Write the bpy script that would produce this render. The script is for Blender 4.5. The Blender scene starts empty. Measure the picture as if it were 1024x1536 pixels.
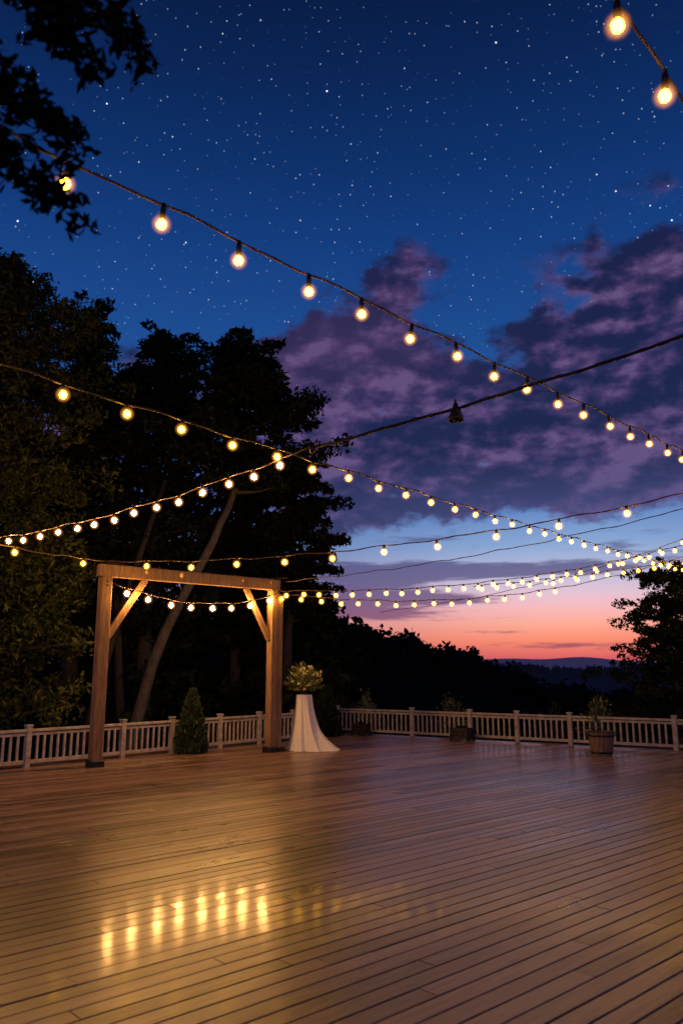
import bpy, math, random
import numpy as np
from mathutils import Vector, Matrix
random.seed(7); rng=np.random.default_rng(7)
S=bpy.context.scene
S.view_settings.view_transform='Standard'; S.view_settings.look='None'; S.view_settings.exposure=0

def lin(r,g,b):
    f=lambda c:(c/255/12.92) if c/255<=0.04045 else ((c/255+0.055)/1.055)**2.4
    return (f(r),f(g),f(b),1)

# ------------------------------------------------------------ materials
def mat(name):
    m=bpy.data.materials.new(name); m.use_nodes=True
    return m,m.node_tree,m.node_tree.nodes['Principled BSDF']
def noisy(name,c1,c2,scale=8,rough=.7,stretch=(1,1,1),bump=.0,spec=.3,metal=0,island=0.0,haze=None):
    m,t,b=mat(name); N=t.nodes; L=t.links
    tc=N.new('ShaderNodeTexCoord'); mp=N.new('ShaderNodeMapping'); mp.inputs['Scale'].default_value=stretch
    L.new(tc.outputs['Object'],mp.inputs[0])
    n=N.new('ShaderNodeTexNoise'); n.inputs['Scale'].default_value=scale; n.inputs['Detail'].default_value=2 if island else 5
    L.new(mp.outputs[0],n.inputs[0])
    r=N.new('ShaderNodeValToRGB'); r.color_ramp.elements[0].color=(*c1,1); r.color_ramp.elements[1].color=(*c2,1)
    r.color_ramp.elements[0].position=.3; r.color_ramp.elements[1].position=.7
    if island:
        g=N.new('ShaderNodeNewGeometry'); ma=N.new('ShaderNodeMath'); ma.operation='MULTIPLY_ADD'
        L.new(g.outputs['Random Per Island'],ma.inputs[0]); ma.inputs[1].default_value=island
        mb=N.new('ShaderNodeMath'); mb.operation='ADD'; mb.inputs[1].default_value=-island/2
        L.new(n.outputs[0],mb.inputs[0]); L.new(mb.outputs[0],ma.inputs[2]); L.new(ma.outputs[0],r.inputs[0])
    else: L.new(n.outputs[0],r.inputs[0])
    if island and spec<.12:
        N.remove(b); df=N.new('ShaderNodeBsdfDiffuse'); L.new(r.outputs[0],df.inputs[0])
        L.new(df.outputs[0],[x for x in N if x.type=='OUTPUT_MATERIAL'][0].inputs[0]); return m
    L.new(r.outputs[0],b.inputs['Base Color'])
    b.inputs['Roughness'].default_value=rough; b.inputs['Specular IOR Level'].default_value=spec
    b.inputs['Metallic'].default_value=metal
    if haze:
        b.inputs['Emission Color'].default_value=haze; b.inputs['Emission Strength'].default_value=1.0; m.cycles.emission_sampling='NONE'  # faint surface emission imitates aerial haze
    if bump:
        bp=N.new('ShaderNodeBump'); bp.inputs['Strength'].default_value=bump; bp.inputs['Distance'].default_value=.01
        L.new(n.outputs[0],bp.inputs['Height']); L.new(bp.outputs[0],b.inputs['Normal'])
    return m
M_white=noisy('painted_cream',(.24,.21,.18),(.46,.41,.355),9,.55,bump=.15)
M_wood=noisy('timber',(.16,.088,.04),(.33,.20,.10),5,.6,(6,6,.6),bump=.5)
M_bark=noisy('bark',(.03,.026,.022),(.075,.065,.052),7,.9,(3,3,.7),bump=1)
M_leafD=noisy('foliage_dark',(.008,.012,.008),(.026,.034,.018),.9,.8,island=.5,spec=.08)
M_leafG=noisy('foliage_green',(.018,.026,.009),(.085,.095,.030),.7,.75,island=.5,spec=.1)
M_shrub=noisy('shrub_green',(.02,.035,.015),(.05,.075,.03),5,.65,island=.5,spec=.15)
M_ground=noisy('soil_grass',(.015,.018,.01),(.035,.036,.02),.6,.95)
M_hill=noisy('hill_woods',(.010,.014,.012),(.024,.028,.022),.2,.95,spec=0)
M_far=noisy('far_hill',(.10,.11,.22),(.13,.13,.25),.01,1,spec=0,haze=(.022,.019,.048,1))  # distance haze painted in: bluish base plus slight glow
M_black=noisy('black_rubber',(.008,.008,.008),(.02,.018,.016),20,.5)
M_wire=noisy('wire_brown',(.05,.03,.02),(.11,.06,.035),30,.5)
M_cloth=noisy('linen',(.62,.59,.54),(.76,.73,.68),30,.8,bump=.1)
M_metal=noisy('dark_metal',(.02,.018,.015),(.06,.05,.04),12,.45,metal=.6)
M_barrel=noisy('barrel_wood',(.13,.08,.05),(.28,.18,.11),6,.5,(5,5,.6),bump=.4)
M_flower=noisy('petals',(.6,.5,.2),(.8,.75,.45),9,.6)
M_bouq=noisy('bouquet_leaf',(.07,.10,.02),(.28,.30,.07),6,.55,island=.5)

def core(name,strength,col=(1,.48,.13,1)):
    m=bpy.data.materials.new(name); m.use_nodes=True; t=m.node_tree; N=t.nodes; L=t.links; N.clear()
    o=N.new('ShaderNodeOutputMaterial'); e=N.new('ShaderNodeEmission')
    e.inputs[0].default_value=col; e.inputs[1].default_value=strength
    L.new(e.outputs[0],o.inputs[0]); m.cycles.emission_sampling='FRONT'; return m
M_bulb=core('filament_glow',100,(1,.46,.0075,1)); M_bulbB=core('filament_glow_bright',600); M_bulbM=core('filament_glow_mid',380)
M_bulbF=core('filament_glow_soft',42,(1,.46,.018,1))
def halo_shell():  # added emissive shell paints a warm halo around each bulb
    m=bpy.data.materials.new('bulb_halo_glow'); m.use_nodes=True; t=m.node_tree; N=t.nodes; L=t.links; N.clear()
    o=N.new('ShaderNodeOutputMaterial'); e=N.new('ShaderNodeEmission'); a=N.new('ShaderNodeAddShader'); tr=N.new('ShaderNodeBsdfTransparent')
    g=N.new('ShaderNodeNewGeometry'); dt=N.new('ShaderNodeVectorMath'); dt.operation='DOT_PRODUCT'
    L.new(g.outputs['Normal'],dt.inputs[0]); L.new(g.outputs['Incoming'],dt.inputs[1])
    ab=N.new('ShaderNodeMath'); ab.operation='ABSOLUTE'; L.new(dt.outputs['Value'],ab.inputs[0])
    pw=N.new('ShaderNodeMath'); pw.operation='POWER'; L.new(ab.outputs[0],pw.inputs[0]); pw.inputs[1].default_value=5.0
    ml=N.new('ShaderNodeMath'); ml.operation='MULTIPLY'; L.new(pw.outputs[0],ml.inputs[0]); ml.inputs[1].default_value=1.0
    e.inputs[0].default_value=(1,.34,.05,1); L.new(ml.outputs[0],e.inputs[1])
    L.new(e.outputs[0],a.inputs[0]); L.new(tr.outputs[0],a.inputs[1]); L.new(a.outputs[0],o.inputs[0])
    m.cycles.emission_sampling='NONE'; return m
M_halo=halo_shell()

# deck
BA=math.radians(47)   # angle of boards from +Y toward +X
def deckmat():
    m,t,b=mat('deck_boards'); N=t.nodes; L=t.links
    tc=N.new('ShaderNodeTexCoord'); vr=N.new('ShaderNodeVectorRotate'); vr.rotation_type='Z_AXIS'; vr.inputs['Angle'].default_value=-(math.pi/2-BA)
    L.new(tc.outputs['Object'],vr.inputs['Vector'])
    g=N.new('ShaderNodeNewGeometry')
    cb=N.new('ShaderNodeCombineXYZ'); mm=N.new('ShaderNodeMath'); mm.operation='MULTIPLY'; mm.inputs[1].default_value=37
    L.new(g.outputs['Random Per Island'],mm.inputs[0]); L.new(mm.outputs[0],cb.inputs[0]); L.new(mm.outputs[0],cb.inputs[2])
    ad=N.new('ShaderNodeVectorMath'); ad.operation='ADD'; L.new(vr.outputs[0],ad.inputs[0]); L.new(cb.outputs[0],ad.inputs[1])
    def noise(src,sc,st,det=6,dist=0):
        mp=N.new('ShaderNodeMapping'); mp.inputs['Scale'].default_value=st; L.new(src,mp.inputs[0])
        n=N.new('ShaderNodeTexNoise'); n.inputs['Scale'].default_value=sc; n.inputs['Detail'].default_value=det; n.inputs['Distortion'].default_value=dist
        L.new(mp.outputs[0],n.inputs[0]); return n.outputs[0]
    grain=noise(ad.outputs[0],6,(.45,9,9),7,.9)
    patch=noise(vr.outputs[0],.5,(1,1,1),4)
    wear=noise(vr.outputs[0],3,(.5,1.6,1),6)
    r=N.new('ShaderNodeValToRGB'); e=r.color_ramp.elements
    e[0].position=.34; e[0].color=(.040,.022,.017,1); e[1].position=.68; e[1].color=(.34,.205,.150,1)
    def math2(op,a,bv):
        x=N.new('ShaderNodeMath'); x.operation=op
        for i,v in enumerate((a,bv)):
            if isinstance(v,(int,float)): x.inputs[i].default_value=v
            else: L.new(v,x.inputs[i])
        return x.outputs[0]
    s=math2('ADD',math2('MULTIPLY',grain,.46),math2('MULTIPLY',wear,.18))
    s=math2('ADD',s,math2('MULTIPLY',patch,.12))
    s=math2('ADD',s,math2('MULTIPLY',g.outputs['Random Per Island'],.24))
    knot=noise(ad.outputs[0],2.2,(1.1,6,6),2,0)
    kr=N.new('ShaderNodeMapRange'); L.new(knot,kr.inputs[0]); kr.inputs[1].default_value=.70; kr.inputs[2].default_value=.78; kr.inputs[3].default_value=0; kr.inputs[4].default_value=.14
    s=math2('SUBTRACT',s,kr.outputs[0])
    L.new(s,r.inputs[0]); L.new(r.outputs[0],b.inputs['Base Color'])
    ro=math2('ADD',math2('MULTIPLY',wear,.25),math2('MULTIPLY',patch,.22)); ro=math2('ADD',ro,.10)
    L.new(ro,b.inputs['Roughness'])
    b.inputs['Specular IOR Level'].default_value=.68
    bp=N.new('ShaderNodeBump'); bp.inputs['Strength'].default_value=.3; bp.inputs['Distance'].default_value=.002
    L.new(grain,bp.inputs['Height']); L.new(bp.outputs[0],b.inputs['Normal'])
    # invented gloss patch: coat raised middle-left so bulb streaks show mainly there
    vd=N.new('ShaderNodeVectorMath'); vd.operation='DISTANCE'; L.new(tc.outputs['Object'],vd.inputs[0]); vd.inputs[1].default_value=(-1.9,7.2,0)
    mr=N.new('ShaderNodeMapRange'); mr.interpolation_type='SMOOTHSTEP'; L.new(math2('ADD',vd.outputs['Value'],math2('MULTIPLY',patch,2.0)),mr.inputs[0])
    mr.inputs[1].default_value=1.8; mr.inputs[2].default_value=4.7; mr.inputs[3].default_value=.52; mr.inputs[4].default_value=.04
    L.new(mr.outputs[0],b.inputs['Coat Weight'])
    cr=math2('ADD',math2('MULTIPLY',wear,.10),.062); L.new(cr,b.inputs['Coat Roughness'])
    b2=N.new('ShaderNodeBump'); b2.inputs['Strength'].default_value=.12; b2.inputs['Distance'].default_value=.002
    L.new(grain,b2.inputs['Height']); L.new(b2.outputs[0],b.inputs['Coat Normal'])
    return m
M_deck=deckmat()

# ------------------------------------------------------------ mesh builder
class MB:
    def __init__(s): s.v=[]; s.f=[]; s.m=[]
    def add(s,vs,fs,mi=0):
        o=len(s.v); s.v+= [tuple(x) for x in vs]; s.f+=[tuple(i+o for i in f) for f in fs]; s.m+=[mi]*len(fs)
    def box(s,c,size,R=None,mi=0,bev=.0):
        hx,hy,hz=[k/2 for k in size]
        b=bev
        vs=[];fs=[]
        if b<=0:
            P=[(x,y,z) for x in(-hx,hx) for y in(-hy,hy) for z in(-hz,hz)]
            fs=[(0,1,3,2),(4,6,7,5),(0,4,5,1),(2,3,7,6),(0,2,6,4),(1,5,7,3)]
        else:
            oct8=lambda X,Y:[(-X+b,-Y),(X-b,-Y),(X,-Y+b),(X,Y-b),(X-b,Y),(-X+b,Y),(-X,Y-b),(-X,-Y+b)]
            P=[(x,y,-hz) for x,y in oct8(hx,hy)]+[(x,y,hz-b) for x,y in oct8(hx,hy)]+[(x*(1-b/hx),y*(1-b/hy),hz) for x,y in oct8(hx,hy)]
            for k in(0,8):
                for i in range(8): fs.append((k+i,k+(i+1)%8,k+8+(i+1)%8,k+8+i))
            fs.append(tuple(range(16,24))); fs.append(tuple(range(7,-1,-1)))
        c=Vector(c)
        vs=[(R@Vector(p) if R else Vector(p))+c for p in P]
        s.add(vs,fs,mi)
    def beam(s,a,b,w,h,mi=0,bev=.01,up=(0,0,1)):
        a=Vector(a);b=Vector(b);d=(b-a);l=d.length;d.normalize()
        x=d.cross(Vector(up))
        if x.length<1e-3: x=Vector((1,0,0))
        x.normalize(); y=x.cross(d) 
        R=Matrix((x,y*-1,d)).transposed()
        if R.determinant()<0: R=Matrix((x,y,d)).transposed()
        s.box((a+b)/2,(w,h,l),R,mi,bev)
    def tube(s,pts,rad,seg=8,mi=0,cap=True):
        pts=[Vector(p) for p in pts]; n=len(pts)
        if not hasattr(rad,'__len__'): rad=[rad]*n
        vs=[];fs=[]; ref=Vector((.3,.2,1)).normalized()
        for i,p in enumerate(pts):
            d=(pts[min(i+1,n-1)]-pts[max(i-1,0)]).normalized()
            x=d.cross(ref)
            if x.length<.1: x=d.cross(Vector((1,0,0)))
            x.normalize(); y=d.cross(x)
            for k in range(seg):
                a=2*math.pi*k/seg; vs.append(p+(x*math.cos(a)+y*math.sin(a))*rad[i])
        for i in range(n-1):
            for k in range(seg):
                k2=(k+1)%seg; fs.append((i*seg+k,i*seg+k2,(i+1)*seg+k2,(i+1)*seg+k))
        if cap: fs.append(tuple(range(seg-1,-1,-1))); fs.append(tuple((n-1)*seg+k for k in range(seg)))
        s.add(vs,fs,mi)
    def lathe(s,c,prof,seg=12,mi=0,R=None):
        vs=[];fs=[];c=Vector(c)
        for r,z in prof:
            for k in range(seg):
                a=2*math.pi*k/seg; p=Vector((r*math.cos(a),r*math.sin(a),z)); vs.append((R@p if R else p)+c)
        for i in range(len(prof)-1):
            for k in range(seg):
                k2=(k+1)%seg; fs.append((i*seg+k,(i+1)*seg+k,(i+1)*seg+k2,i*seg+k2))
        s.add(vs,fs,mi)
    def obj(s,name,mats,smooth=False,parent=None):
        me=bpy.data.meshes.new(name); me.from_pydata(s.v,[],s.f)
        for m in mats: me.materials.append(m)
        me.polygons.foreach_set('material_index',s.m)
        if smooth: me.polygons.foreach_set('use_smooth',[True]*len(s.f))
        me.update(); o=bpy.data.objects.new(name,me); S.collection.objects.link(o)
        if parent: o.parent=parent
        return o
def empty(name):
    o=bpy.data.objects.new(name,None); S.collection.objects.link(o); return o
def leaves(name,C,size,m,aspect=.5,parent=None,dirs=None,jit=.5):
    C=np.asarray(C,float); n=len(C)
    u=rng.normal(size=(n,3)) if dirs is None else np.asarray(dirs)+rng.normal(size=(n,3))*jit
    u/=np.linalg.norm(u,axis=1)[:,None]+1e-9
    w=rng.normal(size=(n,3)); v=np.cross(u,w); v/=np.linalg.norm(v,axis=1)[:,None]+1e-9
    s=(size*rng.uniform(.55,1.35,n))[:,None]
    V=np.empty((n,4,3)); V[:,0]=C-u*s; V[:,1]=C+v*s*aspect; V[:,2]=C+u*s; V[:,3]=C-v*s*aspect
    me=bpy.data.meshes.new(name); me.vertices.add(4*n); me.vertices.foreach_set('co',V.ravel())
    me.loops.add(4*n); me.loops.foreach_set('vertex_index',np.arange(4*n,dtype=np.int32))
    me.polygons.add(n); me.polygons.foreach_set('loop_start',np.arange(0,4*n,4,dtype=np.int32))
    me.materials.append(m); me.update(calc_edges=True); me.validate()
    o=bpy.data.objects.new(name,me); S.collection.objects.link(o)
    if parent: o.parent=parent
    return o
def clump(c,r,n):
    d=rng.normal(size=(n,3)); d/=np.linalg.norm(d,axis=1)[:,None]
    q=rng.uniform(0,1,n)**.45
    return np.asarray(c)+d*q[:,None]*np.asarray(r)

# ------------------------------------------------------------ ground / hills
def grid(name,xs,ys,hf,m,smooth=True):
    b=MB(); nx=len(xs)
    vs=[(x,y,hf(x,y)) for y in ys for x in xs]
    fs=[(j*nx+i,j*nx+i+1,(j+1)*nx+i+1,(j+1)*nx+i) for j in range(len(ys)-1) for i in range(nx-1)]
    b.add(vs,fs); return b.obj(name,[m],smooth)
ss=lambda a,b,x:(lambda t:t*t*(3-2*t))(min(1,max(0,(x-a)/(b-a))))
tt=np.linspace(-1,1,111)
gx=[math.copysign(abs(t)**2.6*2500,t) for t in tt]
gy=[math.copysign(abs(t)**2.6*2500,t)+15 for t in tt]
def gh(x,y): return -.75-.25*math.sin(x*.23+1)*math.cos(y*.19)-14*ss(32,110,y+.25*x)*ss(-60,-5,x) 
grid('ground',gx,gy,gh,M_ground)
def crest(x):
    P=[(-90,20),(-40,13),(0,7.0),(6,5.8),(11.5,4.5),(17,2.9),(21,1.1),(25,-.5),(30,-1.6),(45,-2.2),(90,-4)]
    return float(np.interp(x,[p[0] for p in P],[p[1] for p in P]))+.35*math.sin(x*.9)+.2*math.sin(x*2.3+1)
def hh(x,y):
    return -18+(crest(x)-1.2+18)*math.exp(-((y-105)/32)**2)
grid('hill',np.linspace(-95,95,160),np.linspace(50,170,40),hh,M_hill)
def hf2(x,y):
    return -30+(30+10.2+2.6*math.sin(x*.012+1.2)+1.6*math.sin(x*.041)+.6*math.sin(x*.11))*math.exp(-((y-620)/90)**2)
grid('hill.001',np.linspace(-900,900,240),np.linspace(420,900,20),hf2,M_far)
def hf3(x,y):
    return -20+(20+1.9+1.0*math.sin(x*.045+.4)+.5*math.sin(x*.13)+2.0*ss(80,150,x))*math.exp(-((y-280)/50)**2)
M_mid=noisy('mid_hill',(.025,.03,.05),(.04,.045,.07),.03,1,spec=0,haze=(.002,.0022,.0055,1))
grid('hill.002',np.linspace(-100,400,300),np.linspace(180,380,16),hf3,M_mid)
C=[]
for i in range(1250):
    x=random.uniform(-12,44); y=random.choice([random.uniform(96,110),random.uniform(74,108)])
    z=hh(x,y); r=random.uniform(.5,1.4)
    C.append(clump((x,y,z+r*.7),(r,r,r*random.uniform(.8,1.6)),30))
leaves('distant_forest',np.vstack(C),.36,M_hill,.7)
C=[]
for i in range(420):
    x=random.uniform(20,150); y=random.uniform(268,286); r=random.uniform(.8,2.0)
    C.append(clump((x,y,hf3(x,y)+r*.3),(r*1.3,r,r),12))
leaves('distant_forest',np.vstack(C),.8,M_mid,.7)

# ------------------------------------------------------------ deck
import bmesh
Adir=Vector((.62,.784,0)).normalized(); Bdir=Vector((.82,-.571,0)).normalized()
Apt=Vector((-1.19,20.3,0)); Bpt=Vector((-.13,22.8,0))
An=Vector((-Adir.y,Adir.x,0)); Bn=Vector((-Bdir.y,Bdir.x,0))
d=Vector((math.sin(BA),math.cos(BA),0)); nrm=Vector((math.cos(BA),-math.sin(BA),0))
W=.145; gap=.011
b=MB(); q=-19.0
while q<17:
    p=-12-random.uniform(0,3.5)
    while p<32:
        l=random.uniform(2.8,4.6); 
        c=d*(p+l/2)+nrm*(q+W/2)
        if (c-Apt).dot(An)<3.2 and (c-Bpt).dot(Bn)<3.2 and c.y>-9 and c.x<19:
            w=(W-gap)/2; tilt=random.gauss(0,.006); dz=random.gauss(0,.0008); e=.003
            prof=[(-w,-.035),(-w,-e),(-w+e,0),(w-e,0),(w,-e),(w,-.035)]
            vs=[]
            for k in (0,1):
                pp=p+.003 if k==0 else p+l-.003
                for (a,z) in prof: vs.append(d*pp+nrm*(q+W/2+a)+Vector((0,0,z+a*tilt+dz)))
            fs=[(i,i+6,i+7,i+1) for i in range(5)]+[(0,1,2,3,4,5),(11,10,9,8,7,6)]
            b.add(vs,fs)
        p+=l
    q+=W
deck=b.obj('wooden_deck',[M_deck])
bm=bmesh.new(); bm.from_mesh(deck.data)
for co,no in ((Apt+An*.55,An),(Bpt+Bn*.15,Bn),(Vector((0,-6,0)),Vector((0,-1,0))),(Vector((15,0,0)),Vector((1,0,0)))):
    bmesh.ops.bisect_plane(bm,geom=bm.verts[:]+bm.edges[:]+bm.faces[:],plane_co=co,plane_no=no,clear_outer=True)
bmesh.ops.recalc_face_normals(bm,faces=bm.faces[:])
bm.to_mesh(deck.data); bm.free()
def isect(p,d1,q,d2):
    den=d1.x*d2.y-d1.y*d2.x; t=((q.x-p.x)*d2.y-(q.y-p.y)*d2.x)/den; return p+d1*t
K=isect(Apt+An*.55,Adir,Bpt+Bn*.15,Bdir)
b=MB()
poly=[K, isect(K,Bdir,Vector((15,0,0)),Vector((0,1,0))), Vector((15,-6,0)), isect(K,Adir,Vector((0,-6,0)),Vector((1,0,0)))]
b.add([(p.x,p.y,-.04) for p in poly]+[(p.x,p.y,-.25) for p in poly],[(3,2,1,0),(4,5,6,7)]+[(i,(i+1)%4,4+(i+1)%4,4+i) for i in range(4)])
sub=b.obj('gap_shade_slab',[M_black],parent=deck)  # solid black slab stands in for the shade in the board gaps
b=MB()
b.beam(K+Vector((0,0,-.10)),poly[1]+Vector((0,0,-.10)),.04,.22,0,.004)
b.beam(K+Vector((0,0,-.105)),poly[3]+Vector((0,0,-.105)),.04,.22,0,.004)
b.obj('fascia',[M_wood],parent=deck)

# ------------------------------------------------------------ railings
def railing(p0,dr,posts,H=.66):
    b=MB(); up=Vector((0,0,1))
    R=Matrix((dr,Vector((-dr.y,dr.x,0)),up)).transposed()
    for s in posts:
        b.box(p0+dr*s+up*(H+.05)/2,(.10,.10,H+.05),R,0,.006)
        b.box(p0+dr*s+up*(H+.065),(.125,.125,.03),R,0,.008)
    for a,c in zip(posts[:-1],posts[1:]):
        m_=p0+dr*(a+c)/2; l=c-a-.104
        b.box(m_+up*(H-.02),(l,.085,.045),R,0,.006)
        b.box(m_+up*(H-.085),(l,.04,.05),R,0,.004)
        b.box(m_+up*.10,(l,.045,.06),R,0,.004)
        n=max(2,int(round(l/.135)))
        for i in range(1,n):
            b.box(p0+dr*(a+.052+l*i/n)+up*(H-.11+.13)/2,(.042,.034,H-.24),R,0,.003)
    return b.obj('white_railing',[M_white])
sA=lambda X:(X+1.19)/.614
railing(Apt,Adir,[sA(X) for X in(-10.5,-9.3,-8.1,-6.8,-5.55,-4.3,-3.54,-2.7,-1.93)]+[0])
railing(Bpt,Bdir,[0,2.4,4.06,5.3,6.6,8.9,11.2,13.4])

# ------------------------------------------------------------ arbor
L0=Vector((-4.42,14.88,0)); R0=Vector((-1.50,17.45,0)); ad=(R0-L0).normalized(); an=Vector((-ad.y,ad.x,0))
ar=empty('wooden_arbor'); up=Vector((0,0,1)); RR=Matrix((ad,an,up)).transposed()
def part(fn,name,m=M_wood):
    b=MB(); fn(b); b.obj(name,[m],parent=ar)
part(lambda b:b.box(L0+up*1.74,(.2,.2,3.36),RR,0,.012),'post_1')
part(lambda b:b.box(R0+up*1.74,(.17,.19,3.36),RR,0,.012),'post_2')
part(lambda b:b.box(R0+ad*.20+an*.06+up*1.66,(.14,.17,3.32),RR,0,.012),'post_3')
part(lambda b:b.box((L0+R0)/2+up*3.535,((R0-L0).length+.30,.16,.23),RR,0,.012),'beam')
def brace(b):
    b.beam(L0+ad*.10+up*2.3,L0+ad*.82+up*3.42,.085,.11,0,.008)
    b.beam(R0-ad*.09+up*2.35,R0-ad*.72+up*3.42,.085,.11,0,.008)
part(brace,'braces')
def shoes(b):
    for P in(L0,R0): b.box(P+up*.06,(.26,.26,.12),RR,0,.02); 
    b.box(R0+ad*.25+up*.045,(.17,.22,.09),RR,0,.015)
part(shoes,'post_feet',M_black)
def hw(b):
    for P in(L0,R0):
        for z in(3.25,3.32):
            b.tube([P-an*.125+up*z,P-an*.095+up*z],.015,6)
part(hw,'bolts',M_metal)

# ------------------------------------------------------------ string lights
def strings(P0,P1,sag,spacing,first=0.2,r=.040,sock=True,name='string_lights',bulb=None,skip=None,wr=.009,drop=1.0,wav=.012,tmin=0,tmax=1,halo=1.0):
    P0=Vector(P0);P1=Vector(P1); Ln=(P1-P0).length
    def pt(t):
        p=P0.lerp(P1,t); p.z-=4*sag*t*(1-t); return p
    b=MB(); n=max(30,int(Ln/.16)); ph=random.uniform(0,6)
    def wob(t): return Vector((0,0,wav*math.sin(t*Ln*4.3+ph)+wav*.6*math.sin(t*Ln*9.7+ph*2)))
    b.tube([pt(i/n)+wob(i/n) for i in range(n+1)],wr,6,0)
    b.tube([pt(i/(2*n))+wob(i/(2*n))+Vector((0,wr*.9*math.cos(i*1.3),wr*.9*math.sin(i*1.3))) for i in range(2*n+1)],wr*.6,5,0)
    s=first; i=0
    while spacing and s<Ln:
        t=s/Ln
        if t>=tmin and t<=tmax and not(skip and skip(i)):
            p=pt(t)+wob(t); ax=random.gauss(0,.09); ay=random.gauss(0,.09)
            R=Matrix.Rotation(ax,3,'X')@Matrix.Rotation(ay,3,'Y'); k=r/.040
            b.lathe(p,[(0,.012),(.013*k,.012),(.016*k,-.008*k),(.019*k,-.03*k),(.020*k,-.085*k*drop),(.0,-.088*k*drop)],8,1,R)
            z0=-.086*k*drop
            b.lathe(p,[(.0003,z0-.002*k),(.020*k,z0-.012*k),(.033*k,z0-.038*k),(.024*k,z0-.062*k),(.0003,z0-.074*k)],6,2,R)
            zc=z0-.037*k; re=.074*k*halo
            b.lathe(p,[(max(.0004,re*math.sin(a)),zc+re*math.cos(a)) for a in np.linspace(0,math.pi,9)],14,3,R)  # oversized halo shell, glow fades towards the rim
        s+=spacing+random.gauss(0,spacing*.035); i+=1
    o=b.obj(name,[M_wire if wr<.012 else M_black,M_black,bulb or M_bulb,M_halo],True); return o
d1=Vector((.4388,.488,.023))
w0=Vector((-1.456,4.0,4.47))
strings(w0-d1*5.0,w0+d1*30,.0,d1.length,first=0.0,r=.038,wr=.0085,drop=1.15,tmax=.95,bulb=M_bulbF)
d2=Vector((.415,.475,.0)); p2=Vector((1.665,3.6,4.75))
strings(p2-d2*9,p2+d2*22,.0,d2.length,first=0.0,r=.039,wr=.0085,drop=1.15,bulb=M_bulbF)
d3=Vector((.399,.522,.012)); p3=Vector((-2.33,6.24,4.09))
strings(p3-d3*7,p3+d3*31,.10,d3.length,first=0.0,r=.039,wr=.009,drop=.6)
hub=Vector((-.336,8.85,4.18))
strings(hub+Vector((0,0,.05)),(-6.75,13.1,3.75),.22,.41,first=.45,r=.040,wr=.008,drop=.6,bulb=M_bulbM)
strings((-4.42,14.88,3.72),(7.7,9.8,4.75),.50,.92,first=.9,r=.047,drop=.6)
strings((-1.2,17.3,3.6),(8.0,9.9,4.72),.30,0,wr=.007)
strings(L0+ad*.12+up*3.30-an*.12,R0+ad*.1+up*3.35-an*.12,.30,.48,first=.25,r=.052,bulb=M_bulbB,drop=.5)
strings(L0-ad*.1+up*3.70,R0+ad*.4+up*3.70,.06,.72,first=.9,r=.048,bulb=M_bulbB,drop=.5)
strings(R0+up*3.42,(9.3,19.8,5.0),.42,.38,first=.3,r=.048,drop=.5,bulb=M_bulbF)
strings(R0+up*3.36,(9.3,20.0,4.75),.62,.44,first=.2,r=.047,drop=.5,tmax=.62,bulb=M_bulbF)
strings((3.2,19.3,3.7),(9.3,19.7,4.55),.08,.40,first=.2,r=.047,drop=.5,bulb=M_bulbF)
strings((1.0,21.0,3.2),(9.3,19.8,5.2),.30,.55,first=.2,tmin=.5,wr=.007,r=.044,drop=.5,bulb=M_bulbF)
strings((-6.2,9.0,3.7),(-4.42,14.88,3.72),.12,1.9,first=3.6,r=.045,drop=.5)
b=MB(); b.lathe(hub+Vector((0,0,.02)),[(0,.05),(.03,.045),(.04,0),(.03,-.045),(0,-.05)],8); b.obj('cable_clamp',[M_black],True)
strings(hub+Vector((0,0,.03)),(5.6,5.54,5.25),.10,0,wr=.016,name='power_cable',wav=.006)
b=MB(); c=Vector((1.2,8.0,4.44))
b.lathe(c,[(0,.02),(.02,.02),(.03,-.02),(.055,-.05),(.06,-.09),(.085,-.15),(.088,-.17),(.08,-.172),(.04,-.12),(0,-.1)],16)
b.tube([c+Vector((0,0,.06)),c+Vector((0,0,0))],.012,6)
b.lathe(c,[(0,-.10),(.03,-.12),(.035,-.16),(.02,-.19),(0,-.195)],10)
b.obj('pendant_lamp',[M_metal],True)
b=MB(); b.tube([(9.3,19.8,-.9),(9.3,19.8,5.3)],[.11,.09],12); b.obj('wooden_pole',[M_wood],True)

# ------------------------------------------------------------ draped table with bouquet
b=MB(); seg=96; rings=26; H=1.17; vs=[];fs=[]
for j in range(rings+1):
    t=j/rings; z=H*(1-t)
    r=.17+.06*t+.19*t**2.2
    cx=-.82+.10*t**1.6; cy=17.9
    for k in range(seg):
        a=2*math.pi*k/seg
        fold=(.006+.045*t**1.3)*(math.sin(a*9+1.5*math.sin(a*2)+t*.6)+.45*math.sin(a*17+2))
        tr=max(0,math.cos(a+.25))**3*.26*max(0,(t-.55)/.45)**2
        rr=r+fold+tr
        vs.append((cx+rr*math.cos(a),cy+rr*math.sin(a),max(z,.006)))
for j in range(rings):
    for k in range(seg):
        k2=(k+1)%seg; fs.append((j*seg+k,(j+1)*seg+k,(j+1)*seg+k2,j*seg+k2))
vs.append((-.82,17.9,H+.004)); fs+= [(len(vs)-1,k,(k+1)%seg) for k in range(seg)]
b.add(vs,fs)
tb=empty('draped_cocktail_table'); b.obj('tablecloth',[M_cloth],True,tb)
b=MB(); b.lathe((-.82,17.9,0),[(0,1.15),(.165,1.15),(.165,1.12),(.03,1.12),(.03,.05),(.2,.03),(.2,0.01)],16); b.obj('table_stand',[M_metal],True,tb)
bq=empty('flower_arrangement')
b=MB(); b.lathe((-.82,17.9,1.176),[(0,0),(.07,0),(.09,.05),(.075,.12),(.08,.13),(.06,.13),(.05,.02)],16); b.obj('vase',[M_metal],True,bq)
C=[];D=[];F=[];b=MB()
o=np.array((-.82,17.9,1.28))
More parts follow.
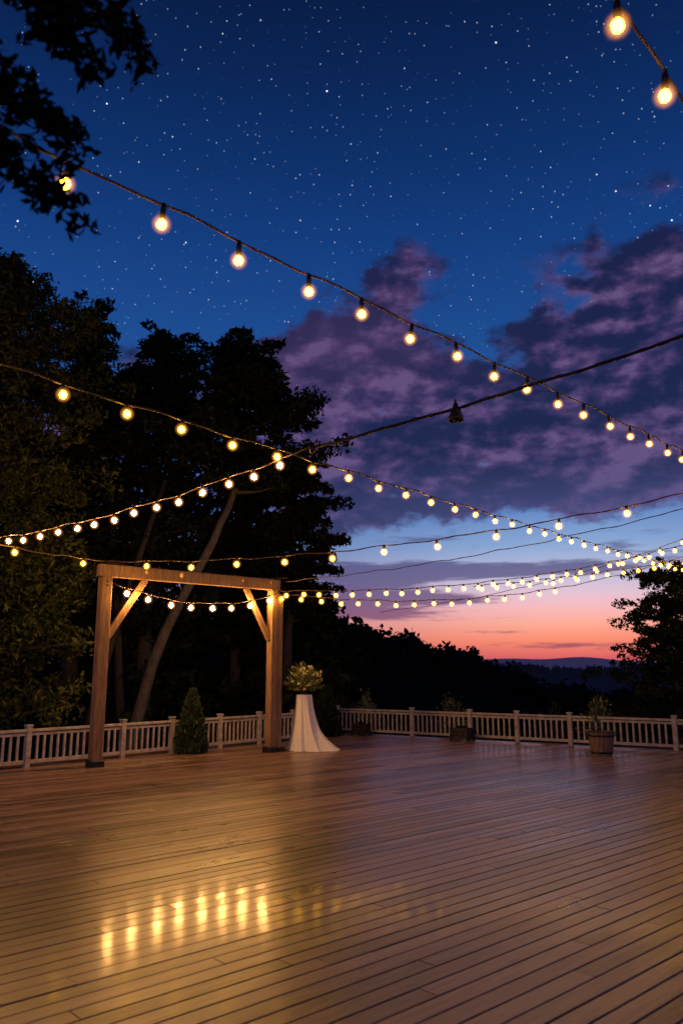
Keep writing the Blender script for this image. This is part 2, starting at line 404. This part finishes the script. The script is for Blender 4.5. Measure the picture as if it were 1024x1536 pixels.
for i in range(210):
    v=rng.normal(size=3); v[2]=abs(v[2])*1.5+.0; v/=np.linalg.norm(v); l=random.uniform(.2,.42)*(1+.45*v[2])
    tip=o+v*l
    b.tube([tuple(o),tuple(o+v*l*.5+np.array((0,0,.03))),tuple(tip)],[.004,.003,.002],4)
    for s in np.linspace(.25,1,11):
        C.append(o+v*l*s+rng.normal(size=3)*.015); D.append(v)
    if i%5==0: F.append(tip)
b.obj('stems',[M_bouq],parent=bq)
leaves('leaves',C,.058,M_bouq,.22,bq,D,.4)
leaves('blooms',np.vstack([clump(f,(.03,.03,.03),16) for f in F]),.024,M_flower,.8,bq)

# ------------------------------------------------------------ shrubs & planters
def cone_shrub(name,x,y,z0,h,r,n,m=M_shrub,size=.05):
    o=empty(name); t=rng.uniform(0,1,n)**1.2; a=rng.uniform(0,2*np.pi,n)
    lump=1+.16*np.sin(a*5+t*14)+.1*np.sin(a*11-t*23)
    prof=np.where(t<.15,.75+t/.15*.25,1-(t-.15)/.85*.93)
    prof=np.maximum(prof,0)**.75
    q=rng.uniform(.35,1,n)**.5*r*prof*lump
    C=np.stack([x+q*np.cos(a),y+q*np.sin(a),z0+t*h],1)
    D=np.stack([np.cos(a)*.5,np.sin(a)*.5,np.ones(n)],1)
    leaves('foliage',C,size,m,.35,o,D,.35)
    b=MB(); b.tube([(x,y,z0-.1),(x,y,z0+h*.8)],[.04,.01],6); b.obj('stem',[M_bark],parent=o); return o
cone_shrub('cypress_shrub',-3.14,17.25,.0,1.30,.33,6500)
cone_shrub('cypress_shrub',-.42,21.6,-.1,1.35,.42,5000,M_leafD,.07)
cone_shrub('cypress_shrub',-.05,22.9+.6,-.1,1.1,.35,3000,M_leafD,.07)
def bush(name,x,y,z0,h,r,n,m=M_shrub):
    o=empty(name); C=[];D=[];b=MB()
    for i in range(n):
        v=rng.normal(size=3); v[2]=abs(v[2])+.8; v/=np.linalg.norm(v); l=h*random.uniform(.6,1.0)
        base=np.array((x,y,z0)); k=np.array((r/h*1.5,r/h*1.5,1))
        b.tube([tuple(base),tuple(base+v*k*l)],[.008,.003],4)
        for s in np.linspace(.3,1,12): C.append(base+v*k*l*s+rng.normal(size=3)*.04); D.append(v)
    leaves('foliage',C,.06,m,.35,o,D,.6); b.obj('stems',[M_bark],parent=o)
M_shl=noisy('shrub_light',(.06,.08,.035),(.15,.18,.08),5,.65,island=.5,spec=.15)
bush('shrub',.72,23.4,-.1,1.3,.35,60,M_shl)
bush('shrub',3.0,22.3,-.1,1.25,.4,60,M_shl)
bush('shrub',5.9,18.95,-.1,1.30,.36,80,M_shl)
bush('shrub',5.6,21.5,-.3,1.3,.5,50,M_leafD)
def planter(x,y,w,h):
    o=empty('planter_box'); b=MB()
    R=Matrix((Bdir,Bn*1,up)).transposed()
    c=Vector((x,y,0))
    for s in(-1,1):
        for j in range(3):
            b.box(c+Bn*s*w*.42+up*(.045+h*(j+.5)/3),(w,.025,h/3-.008),R,0,.003)
            b.box(c+Bdir*s*w*.47+up*(.045+h*(j+.5)/3),(.025,w*.78,h/3-.008),R,0,.003)
        for s2 in(-1,1): b.box(c+Bn*s*w*.45+Bdir*s2*w*.5+up*(h/2+.03),(.05,.05,h+.06),R,0,.004)
    b.box(c+up*(h*.85),(w*.9,w*.78,.02),R,0); b.obj('box',[M_metal],parent=o)
    leaves('plant',clump((x,y,h+.03),(w*.4,w*.35,.06),260),.03,M_leafD,.4,o)
planter(.52,21.75,.34,.27); planter(2.95,20.15,.42,.27)
bt=empty('wooden_tub'); x,y=5.27,16.75; b=MB(); ns=18
for k in range(ns):
    a0=2*math.pi*(k+.04)/ns; a1=2*math.pi*(k+.96)/ns
    vs=[]
    for (r,z) in((.195,.0),(.235,.25),(.265,.46),(.240,.46),(.17,.03)):
        for a in(a0,a1): vs.append((x+r*math.cos(a),y+r*math.sin(a),z))
    b.add(vs,[(0,1,3,2),(2,3,5,4),(4,5,7,6),(6,7,9,8)]+[(0,2,4,6,8),(1,9,7,5,3)])
b.obj('staves',[M_barrel],parent=bt)
b=MB()
for z,r in((.07,.212),(.40,.262)): b.lathe((x,y,z),[(r-.004,-.02),(r+.004,-.02),(r+.010,.02),(r,.02)],32)
for s in(-1,1):
    b.tube([(x+s*.255,y-.08,.40),(x+s*.30,y-.07,.44),(x+s*.31,y,.46),(x+s*.30,y+.07,.44),(x+s*.255,y+.08,.40)],.010,6)
b.lathe((x,y,.47),[(.235,-.008),(.235,.008),(.275,.010),(.277,-.006),(.235,-.008)],32)
b.obj('hoops_and_handles',[M_metal],True,bt)
b=MB(); b.lathe((x,y,.36),[(.235,0),(.1,.02),(.001,.03)],24); b.obj('soil',[M_ground],True,bt)

# ------------------------------------------------------------ trees
def interp(P,t):
    n=len(P)-1; f=min(max(t,0),.9999)*n; i=int(f); return Vector(P[i]).lerp(Vector(P[i+1]),f-i)
def tree(name,trunk,r0,crown0,crad,limbs,leafm,lsize,nleaf,flat=.45,profile=None,cl=(.45,.85),bark=M_bark,seed=1,aspect=.4):
    random.seed(seed); o=empty(name); b=MB(); n=18
    pts=[interp(trunk,i/n)+Vector((random.gauss(0,.03),random.gauss(0,.03),0)) for i in range(n+1)]
    b.tube(pts,[r0*(1-.85*i/n)*(1.35 if i==0 else 1) for i in range(n+1)],10,0)
    C=[]
    for i in range(limbs):
        t=crown0+(1-crown0)*((i+random.random())/limbs); s=(t-crown0)/(1-crown0)
        p=interp(trunk,t); a=i*2.399+random.uniform(-.5,.5)
        R=crad*(profile(s) if profile else math.sin(math.pi*min(1,.15+s*.8))**.7)*random.uniform(.5,1.15)
        up_=random.uniform(-.05,.35)*R
        e=p+Vector((math.cos(a)*R,math.sin(a)*R,up_)); m_=p.lerp(e,.5)+Vector((0,0,-.06*R))
        rr=max(.012,r0*.32*(1-.7*s)); b.tube([p,m_,e],[rr,rr*.6,rr*.2],6,0)
        k=3 if R>1 else 2
        for j in range(k):
            f=1-.30*j; q=p.lerp(e,f)+Vector((random.gauss(0,.15),random.gauss(0,.15),random.gauss(0,.08)))
            c=random.uniform(*cl)*(.55+.45*min(1,R/2)); C.append(clump(q,(c,c,c*flat),nleaf))
            for _ in range(2):
                c2=c*.5; C.append(clump(q+Vector((random.gauss(0,c*.7),random.gauss(0,c*.7),random.gauss(0,c*flat*.6))),(c2,c2,c2*flat*1.2),nleaf//3))
    b.obj('trunk',[bark],True,o)
    leaves('crown',np.vstack(C),lsize,leafm,aspect,o)
    return o
tree('broadleaf_tree',[(-8.6,18.5,-.8),(-8.5,18.4,4),(-8.5,18.3,8),(-8.6,18.2,11.5)],.3,.10,2.8,140,M_leafG,.08,150,.75,lambda s:(.85+.15*math.sin(s*9)) if s<.7 else (1-.85*(s-.7)/.3),(.45,.85),seed=3)
tree('pine_tree',[(-8.0,24,-.8),(-8.1,24,4),(-7.9,24,9),(-8.2,24,13.0)],.28,.22,2.2,75,M_leafD,.11,110,.5,lambda s:1-.85*s,(.45,.85),seed=11)
tree('pine_tree',[(-5.9,24,-.8),(-5.8,24,4),(-5.8,24,9),(-5.7,24,12.2)],.26,.22,1.9,70,M_leafD,.11,110,.5,lambda s:(1-.45*s) if s<.75 else .66-1.9*(s-.75),(.45,.85),seed=12)
tree('leaning_pine_tree',[(-5.5,21,-.8),(-4.8,21,2.4),(-3.6,21,4.7),(-2.9,21,6.4),(-2.6,21,8.6),(-2.85,21,10.4)],.17,.60,1.8,46,M_leafD,.10,120,.38,lambda s:.75+.4*math.sin(s*5) if s<.8 else .6,(.4,.75),bark=noisy('pale_bark',(.045,.04,.035),(.12,.105,.09),7,.9,(3,3,.7),bump=1),seed=15)
tree('pine_tree',[(-1.9,26,-.8),(-1.7,26,3),(-1.6,26,6),(-1.75,26,8.3)],.2,.36,1.75,48,M_leafD,.11,110,.4,lambda s:1-.55*s,(.4,.8),seed=17)
tree('pine_tree',[(-3.6,27.5,-.8),(-3.6,27.5,5),(-3.6,27.5,9.5)],.22,.25,1.7,50,M_leafD,.13,110,.5,lambda s:1-.5*s,(.5,.9),seed=19)
for i,(x0,x1,z1) in enumerate(((-7.0,-5.0,7.0),(-6.1,-6.9,7.5))):
    b=MB(); b.tube([(x0,22+i,-.8),((x0*.6+x1*.4),22+i,z1*.4),(x1,22+i,z1)],[.14,.11,.06],8); b.obj('tree_trunk',[M_bark],True)
tree('broadleaf_tree',[(9.9,24,-1.5),(9.9,24,1),(10.0,24,3),(10.1,24,4.6)],.16,.12,2.35,85,M_leafD,.075,66,.6,lambda s:1.1-.65*s,(.22,.46),seed=23)
tree('broadleaf_tree',[(12.6,25,-1.5),(12.5,25,2),(12.4,25,5.2)],.18,.1,2.1,60,M_leafD,.10,80,.7,lambda s:1.0-.6*s,(.3,.6),seed=24)
C=[]
random.seed(5)
for i in range(600):
    x=random.uniform(-20,.4); y=random.uniform(27,31)
    top=np.interp(x/y,[-.6,-.28,-.16,-.08,-.03,.012],[12,9.5,8.0,5.8,4.4,2.4]); z=random.uniform(-1,top)
    r=random.uniform(.6,1.2); C.append(clump((x,y,z),(r,r,r*.8),50))
for i in range(120):
    x=random.uniform(-14,.2); y=random.uniform(23,27); r=random.uniform(.3,.7)
    C.append(clump((x,y,random.uniform(-.6,1.6)),(r,r,r*.8),50))
for i in range(360):
    x=random.uniform(.0,24); y=random.uniform(27,40); r=random.uniform(.4,.9)
    C.append(clump((x,y,-1.0+random.uniform(-1.2,.5)+(.8 if x>11 else 0)),(r,r,r*.8),45))
leaves('forest',np.vstack(C),.2,M_leafD,.5)

# overhanging branch, close to the camera
random.seed(31)
M_leafN=noisy('foliage_near',(.006,.009,.008),(.015,.018,.012),3,.9,island=.5,spec=.03)
ob=empty('overhanging_tree'); b=MB(); C=[];D=[]
b.tube([(-4.9,.9,-.8),(-4.8,1.0,2.5),(-4.6,1.2,5.0),(-4.5,1.3,8)],[.22,.18,.15,.08],10)
def limb(a,e,r,tw,ln):
    a=Vector(a);e=Vector(e); m_=a.lerp(e,.5)+Vector((0,0,.10)); b.tube([a,m_,e],[r,r*.7,r*.3],6)
    for i in range(tw):
        t=random.uniform(.45,1); p=a.lerp(m_,t*2) if t<.5 else m_.lerp(e,t*2-1); v=Vector((random.gauss(0,1),random.gauss(0,1),random.gauss(-.3,.6))).normalized()
        l=random.uniform(.07,ln); q=p+v*l; b.tube([p,q],[.005,.002],4)
        for s in np.linspace(.25,1,14):
            c=p+v*l*s; C.append(tuple(c+Vector([random.gauss(0,.022) for _ in range(3)]))); D.append(tuple(v))
limb((-4.5,1.2,5.2),(-1.14,2.9,4.42),.05,90,.20)
limb((-2.6,2.0,5.0),(-.82,2.9,4.26),.014,78,.14)
limb((-2.4,2.2,4.9),(-.98,2.9,4.17),.014,56,.12)
limb((-2.4,2.2,4.8),(-1.12,2.9,3.86),.012,46,.10)
limb((-2.5,2.2,4.5),(-1.07,2.9,3.76),.012,36,.10)
limb((-2.6,2.2,4.5),(-1.06,2.9,3.50),.012,80,.13)
limb((-2.6,2.0,5.2),(-1.12,2.9,4.66),.014,46,.14)
b.obj('limbs',[M_bark],True,ob)
leaves('leaves',C,.032,M_leafN,.45,ob,D,.9)

# ------------------------------------------------------------ sky (world)
w=bpy.data.worlds.new('sky'); S.world=w; w.use_nodes=True; T=w.node_tree; N=T.nodes; L=T.links; N.clear()
out=N.new('ShaderNodeOutputWorld'); bg=N.new('ShaderNodeBackground'); L.new(bg.outputs[0],out.inputs[0])
tc=N.new('ShaderNodeTexCoord'); vec=tc.outputs['Generated']
sx=N.new('ShaderNodeSeparateXYZ'); L.new(vec,sx.inputs[0]); X,Y,Z=sx.outputs
def m(op,a,b_=None,c=None,clamp=False):
    n=N.new('ShaderNodeMath'); n.operation=op; n.use_clamp=clamp
    for i,v in enumerate((a,b_,c)):
        if v is None: continue
        if isinstance(v,(int,float)): n.inputs[i].default_value=v
        else: L.new(v,n.inputs[i])
    return n.outputs[0]
az=m('ARCTAN2',X,Y); el=m('ARCSINE',Z)
def gauss(a,e,ra,re,amp):
    u=m('MULTIPLY_ADD',az,1/ra,-a/ra); v=m('MULTIPLY_ADD',el,1/re,-e/re)
    q=m('MULTIPLY_ADD',u,u,m('MULTIPLY',v,v))
    return m('MULTIPLY',m('EXPONENT',m('MULTIPLY',q,-1)),amp)
def ramp(fac,stops,interp='LINEAR'):
    r=N.new('ShaderNodeValToRGB'); r.color_ramp.interpolation=interp; e=r.color_ramp.elements
    while len(e)>1: e.remove(e[-1])
    e[0].position=stops[0][0]; e[0].color=stops[0][1]
    for p,c in stops[1:]:
        k=e.new(p); k.color=c
    L.new(fac,r.inputs[0]); return r.outputs[0]
def mix(f,a,b_,mode='MIX'):
    n=N.new('ShaderNodeMix'); n.data_type='RGBA'; n.blend_type=mode
    for i,v in ((0,f),(6,a),(7,b_)):
        if isinstance(v,(int,float)): n.inputs[i].default_value=v
        elif isinstance(v,tuple): n.inputs[i].default_value=v
        else: L.new(v,n.inputs[i])
    return n.outputs[2]
upper=[(.38,lin(32,80,150)),(.5,lin(22,64,130)),(.6,lin(15,50,108)),(.7,lin(11,37,85)),(.8,lin(8,27,64)),(1,lin(5,17,44))]
r1=ramp(el,[(0,lin(165,80,100)),(.015,lin(222,100,102)),(.035,lin(252,142,112)),(.055,lin(255,172,150)),(.075,lin(248,188,190)),(.09,lin(232,196,212)),(.11,lin(200,194,220)),(.15,lin(140,170,214)),(.2,lin(92,132,196)),(.28,lin(58,104,174))]+upper)
r2=ramp(el,[(0,lin(80,50,85)),(.04,lin(160,88,120)),(.08,lin(130,100,150)),(.13,lin(90,104,162)),(.2,lin(62,95,165)),(.28,lin(44,86,158))]+upper)
wf=gauss(.28,0.05,.36,1.5,1.0)
base=mix(wf,r2,r1)
cv=N.new('ShaderNodeCombineXYZ'); L.new(az,cv.inputs[0]); L.new(m('MULTIPLY',el,1.9),cv.inputs[1])
def noise(scale,det,rough=.55,dist=0,src=None):
    n=N.new('ShaderNodeTexNoise'); n.noise_dimensions='2D'; n.inputs['Scale'].default_value=scale; n.inputs['Detail'].default_value=det; n.inputs['Roughness'].default_value=rough; n.inputs['Distortion'].default_value=dist
    L.new(src or cv.outputs[0],n.inputs[0]); return n.outputs[0]
cvb=N.new('ShaderNodeVectorMath'); cvb.operation='ADD'; L.new(cv.outputs[0],cvb.inputs[0]); cvb.inputs[1].default_value=(-.012,.03,0)
n1=noise(8,7,.58,0); n1b=noise(8,7,.58,0,cvb.outputs[0]); n3=noise(4,2)
den0=gauss(-.01,.375,.115,.085,1.1)
for g_ in ((.28,.275,.32,.085,1.25),(.40,.40,.12,.080,1.15),(.46,.36,.12,.09,.8),(.44,.26,.14,.07,.7),(.09,.48,.055,.045,.5),(.235,.415,.045,.03,.75),(.335,.495,.02,.025,.4),(.10,.29,.16,.08,1.0),(.04,.20,.12,.04,.6),(-.3,.3,.25,.1,.6),(.9,.4,.5,.2,.8),(-2.3,.5,.9,.3,.7)):
    den0=m('ADD',den0,gauss(*g_))
den0=m('MINIMUM',den0,1.25)
gate=m('MULTIPLY',den0,2.5,clamp=True)
den=m('ADD',den0,m('MULTIPLY',gate,m('MULTIPLY',m('SUBTRACT',n1,.5),3.0)))
cm=N.new('ShaderNodeMapRange'); cm.interpolation_type='SMOOTHSTEP'; L.new(den,cm.inputs[0]); cm.inputs[1].default_value=.32; cm.inputs[2].default_value=.80
cloud=cm.outputs[0]
sh=m('MULTIPLY_ADD',m('SUBTRACT',n1b,n1),2.4,m('MULTIPLY_ADD',n3,.45,m('MULTIPLY',n1,.30)))
ccol=ramp(sh,[(.16,lin(28,31,66)),(.28,lin(42,39,76)),(.39,lin(58,47,88)),(.51,lin(80,60,102)),(.66,lin(102,80,124))])
ccol=mix(gauss(.25,.185,.4,.05,.5),ccol,lin(78,80,134))
ccol=mix(gauss(.0,.40,.14,.06,.3),ccol,lin(90,62,104))
sky=mix(m('MULTIPLY',cloud,.93),base,ccol)
cv2=N.new('ShaderNodeCombineXYZ'); L.new(az,cv2.inputs[0]); L.new(m('MULTIPLY',el,9),cv2.inputs[1])
s1=noise(7,6,.6,0,cv2.outputs[0])
d2_=gauss(.20,.122,.26,.014,.85)
for g_ in ((.04,.072,.12,.016,.8),(.0,.105,.14,.03,.6),(.12,.088,.12,.008,.4),(.2,.045,.08,.004,.6),(.3,.03,.10,.005,.6),(.22,.062,.06,.003,.6),(.33,.15,.12,.015,.45),(.1,.16,.1,.012,.5)): d2_=m('ADD',d2_,gauss(*g_))
d2_=m('ADD',d2_,m('MULTIPLY',m('SUBTRACT',s1,.5),1.7))
c2=N.new('ShaderNodeMapRange'); c2.interpolation_type='SMOOTHSTEP'; L.new(d2_,c2.inputs[0]); c2.inputs[1].default_value=.35; c2.inputs[2].default_value=.75
scol=ramp(el,[(0,lin(120,60,90)),(.05,lin(135,75,105)),(.09,lin(90,74,124)),(.14,lin(76,76,128))])
sky=mix(m('MULTIPLY',c2.outputs[0],.82),sky,scol)
def stars(scale,thr,keep,bri):
    v=N.new('ShaderNodeTexVoronoi'); v.inputs['Scale'].default_value=scale; L.new(vec,v.inputs['Vector'])
    sc=N.new('ShaderNodeSeparateColor'); L.new(v.outputs['Color'],sc.inputs[0])
    a=N.new('ShaderNodeMapRange'); L.new(v.outputs['Distance'],a.inputs[0]); a.inputs[1].default_value=thr; a.inputs[2].default_value=thr*.4; a.inputs[3].default_value=0; a.inputs[4].default_value=1
    k=m('GREATER_THAN',sc.outputs[0],keep)
    return m('MULTIPLY',m('MULTIPLY',a.outputs[0],k),m('MULTIPLY',m('POWER',sc.outputs[1],2),bri))
st=m('ADD',stars(150,.13,.05,.8),stars(50,.055,.1,3.0))
fade=N.new('ShaderNodeMapRange'); L.new(el,fade.inputs[0]); fade.inputs[1].default_value=.26; fade.inputs[2].default_value=.45
st=m('MULTIPLY',m('MULTIPLY',st,fade.outputs[0]),m('SUBTRACT',1,cloud))
sc_=N.new('ShaderNodeCombineColor'); 
L.new(m('MULTIPLY',st,.85),sc_.inputs[0]); L.new(m('MULTIPLY',st,.93),sc_.inputs[1]); L.new(st,sc_.inputs[2])
sky=mix(1.0,sky,sc_.outputs[0],'ADD')
L.new(sky,bg.inputs[0]); bg.inputs[1].default_value=1.0
w.cycles.sampling_method='NONE'

# ------------------------------------------------------------ camera
cam=bpy.data.cameras.new('camera'); co=bpy.data.objects.new('camera',cam); S.collection.objects.link(co); S.camera=co
cam.sensor_fit='VERTICAL'; cam.sensor_height=36; cam.sensor_width=24; cam.lens=27.96; cam.clip_end=6000
co.location=(0,0,1.7); co.rotation_euler=(math.radians(90+11.24),0,0)
cam.dof.use_dof=True; cam.dof.focus_distance=14; cam.dof.aperture_fstop=1.8
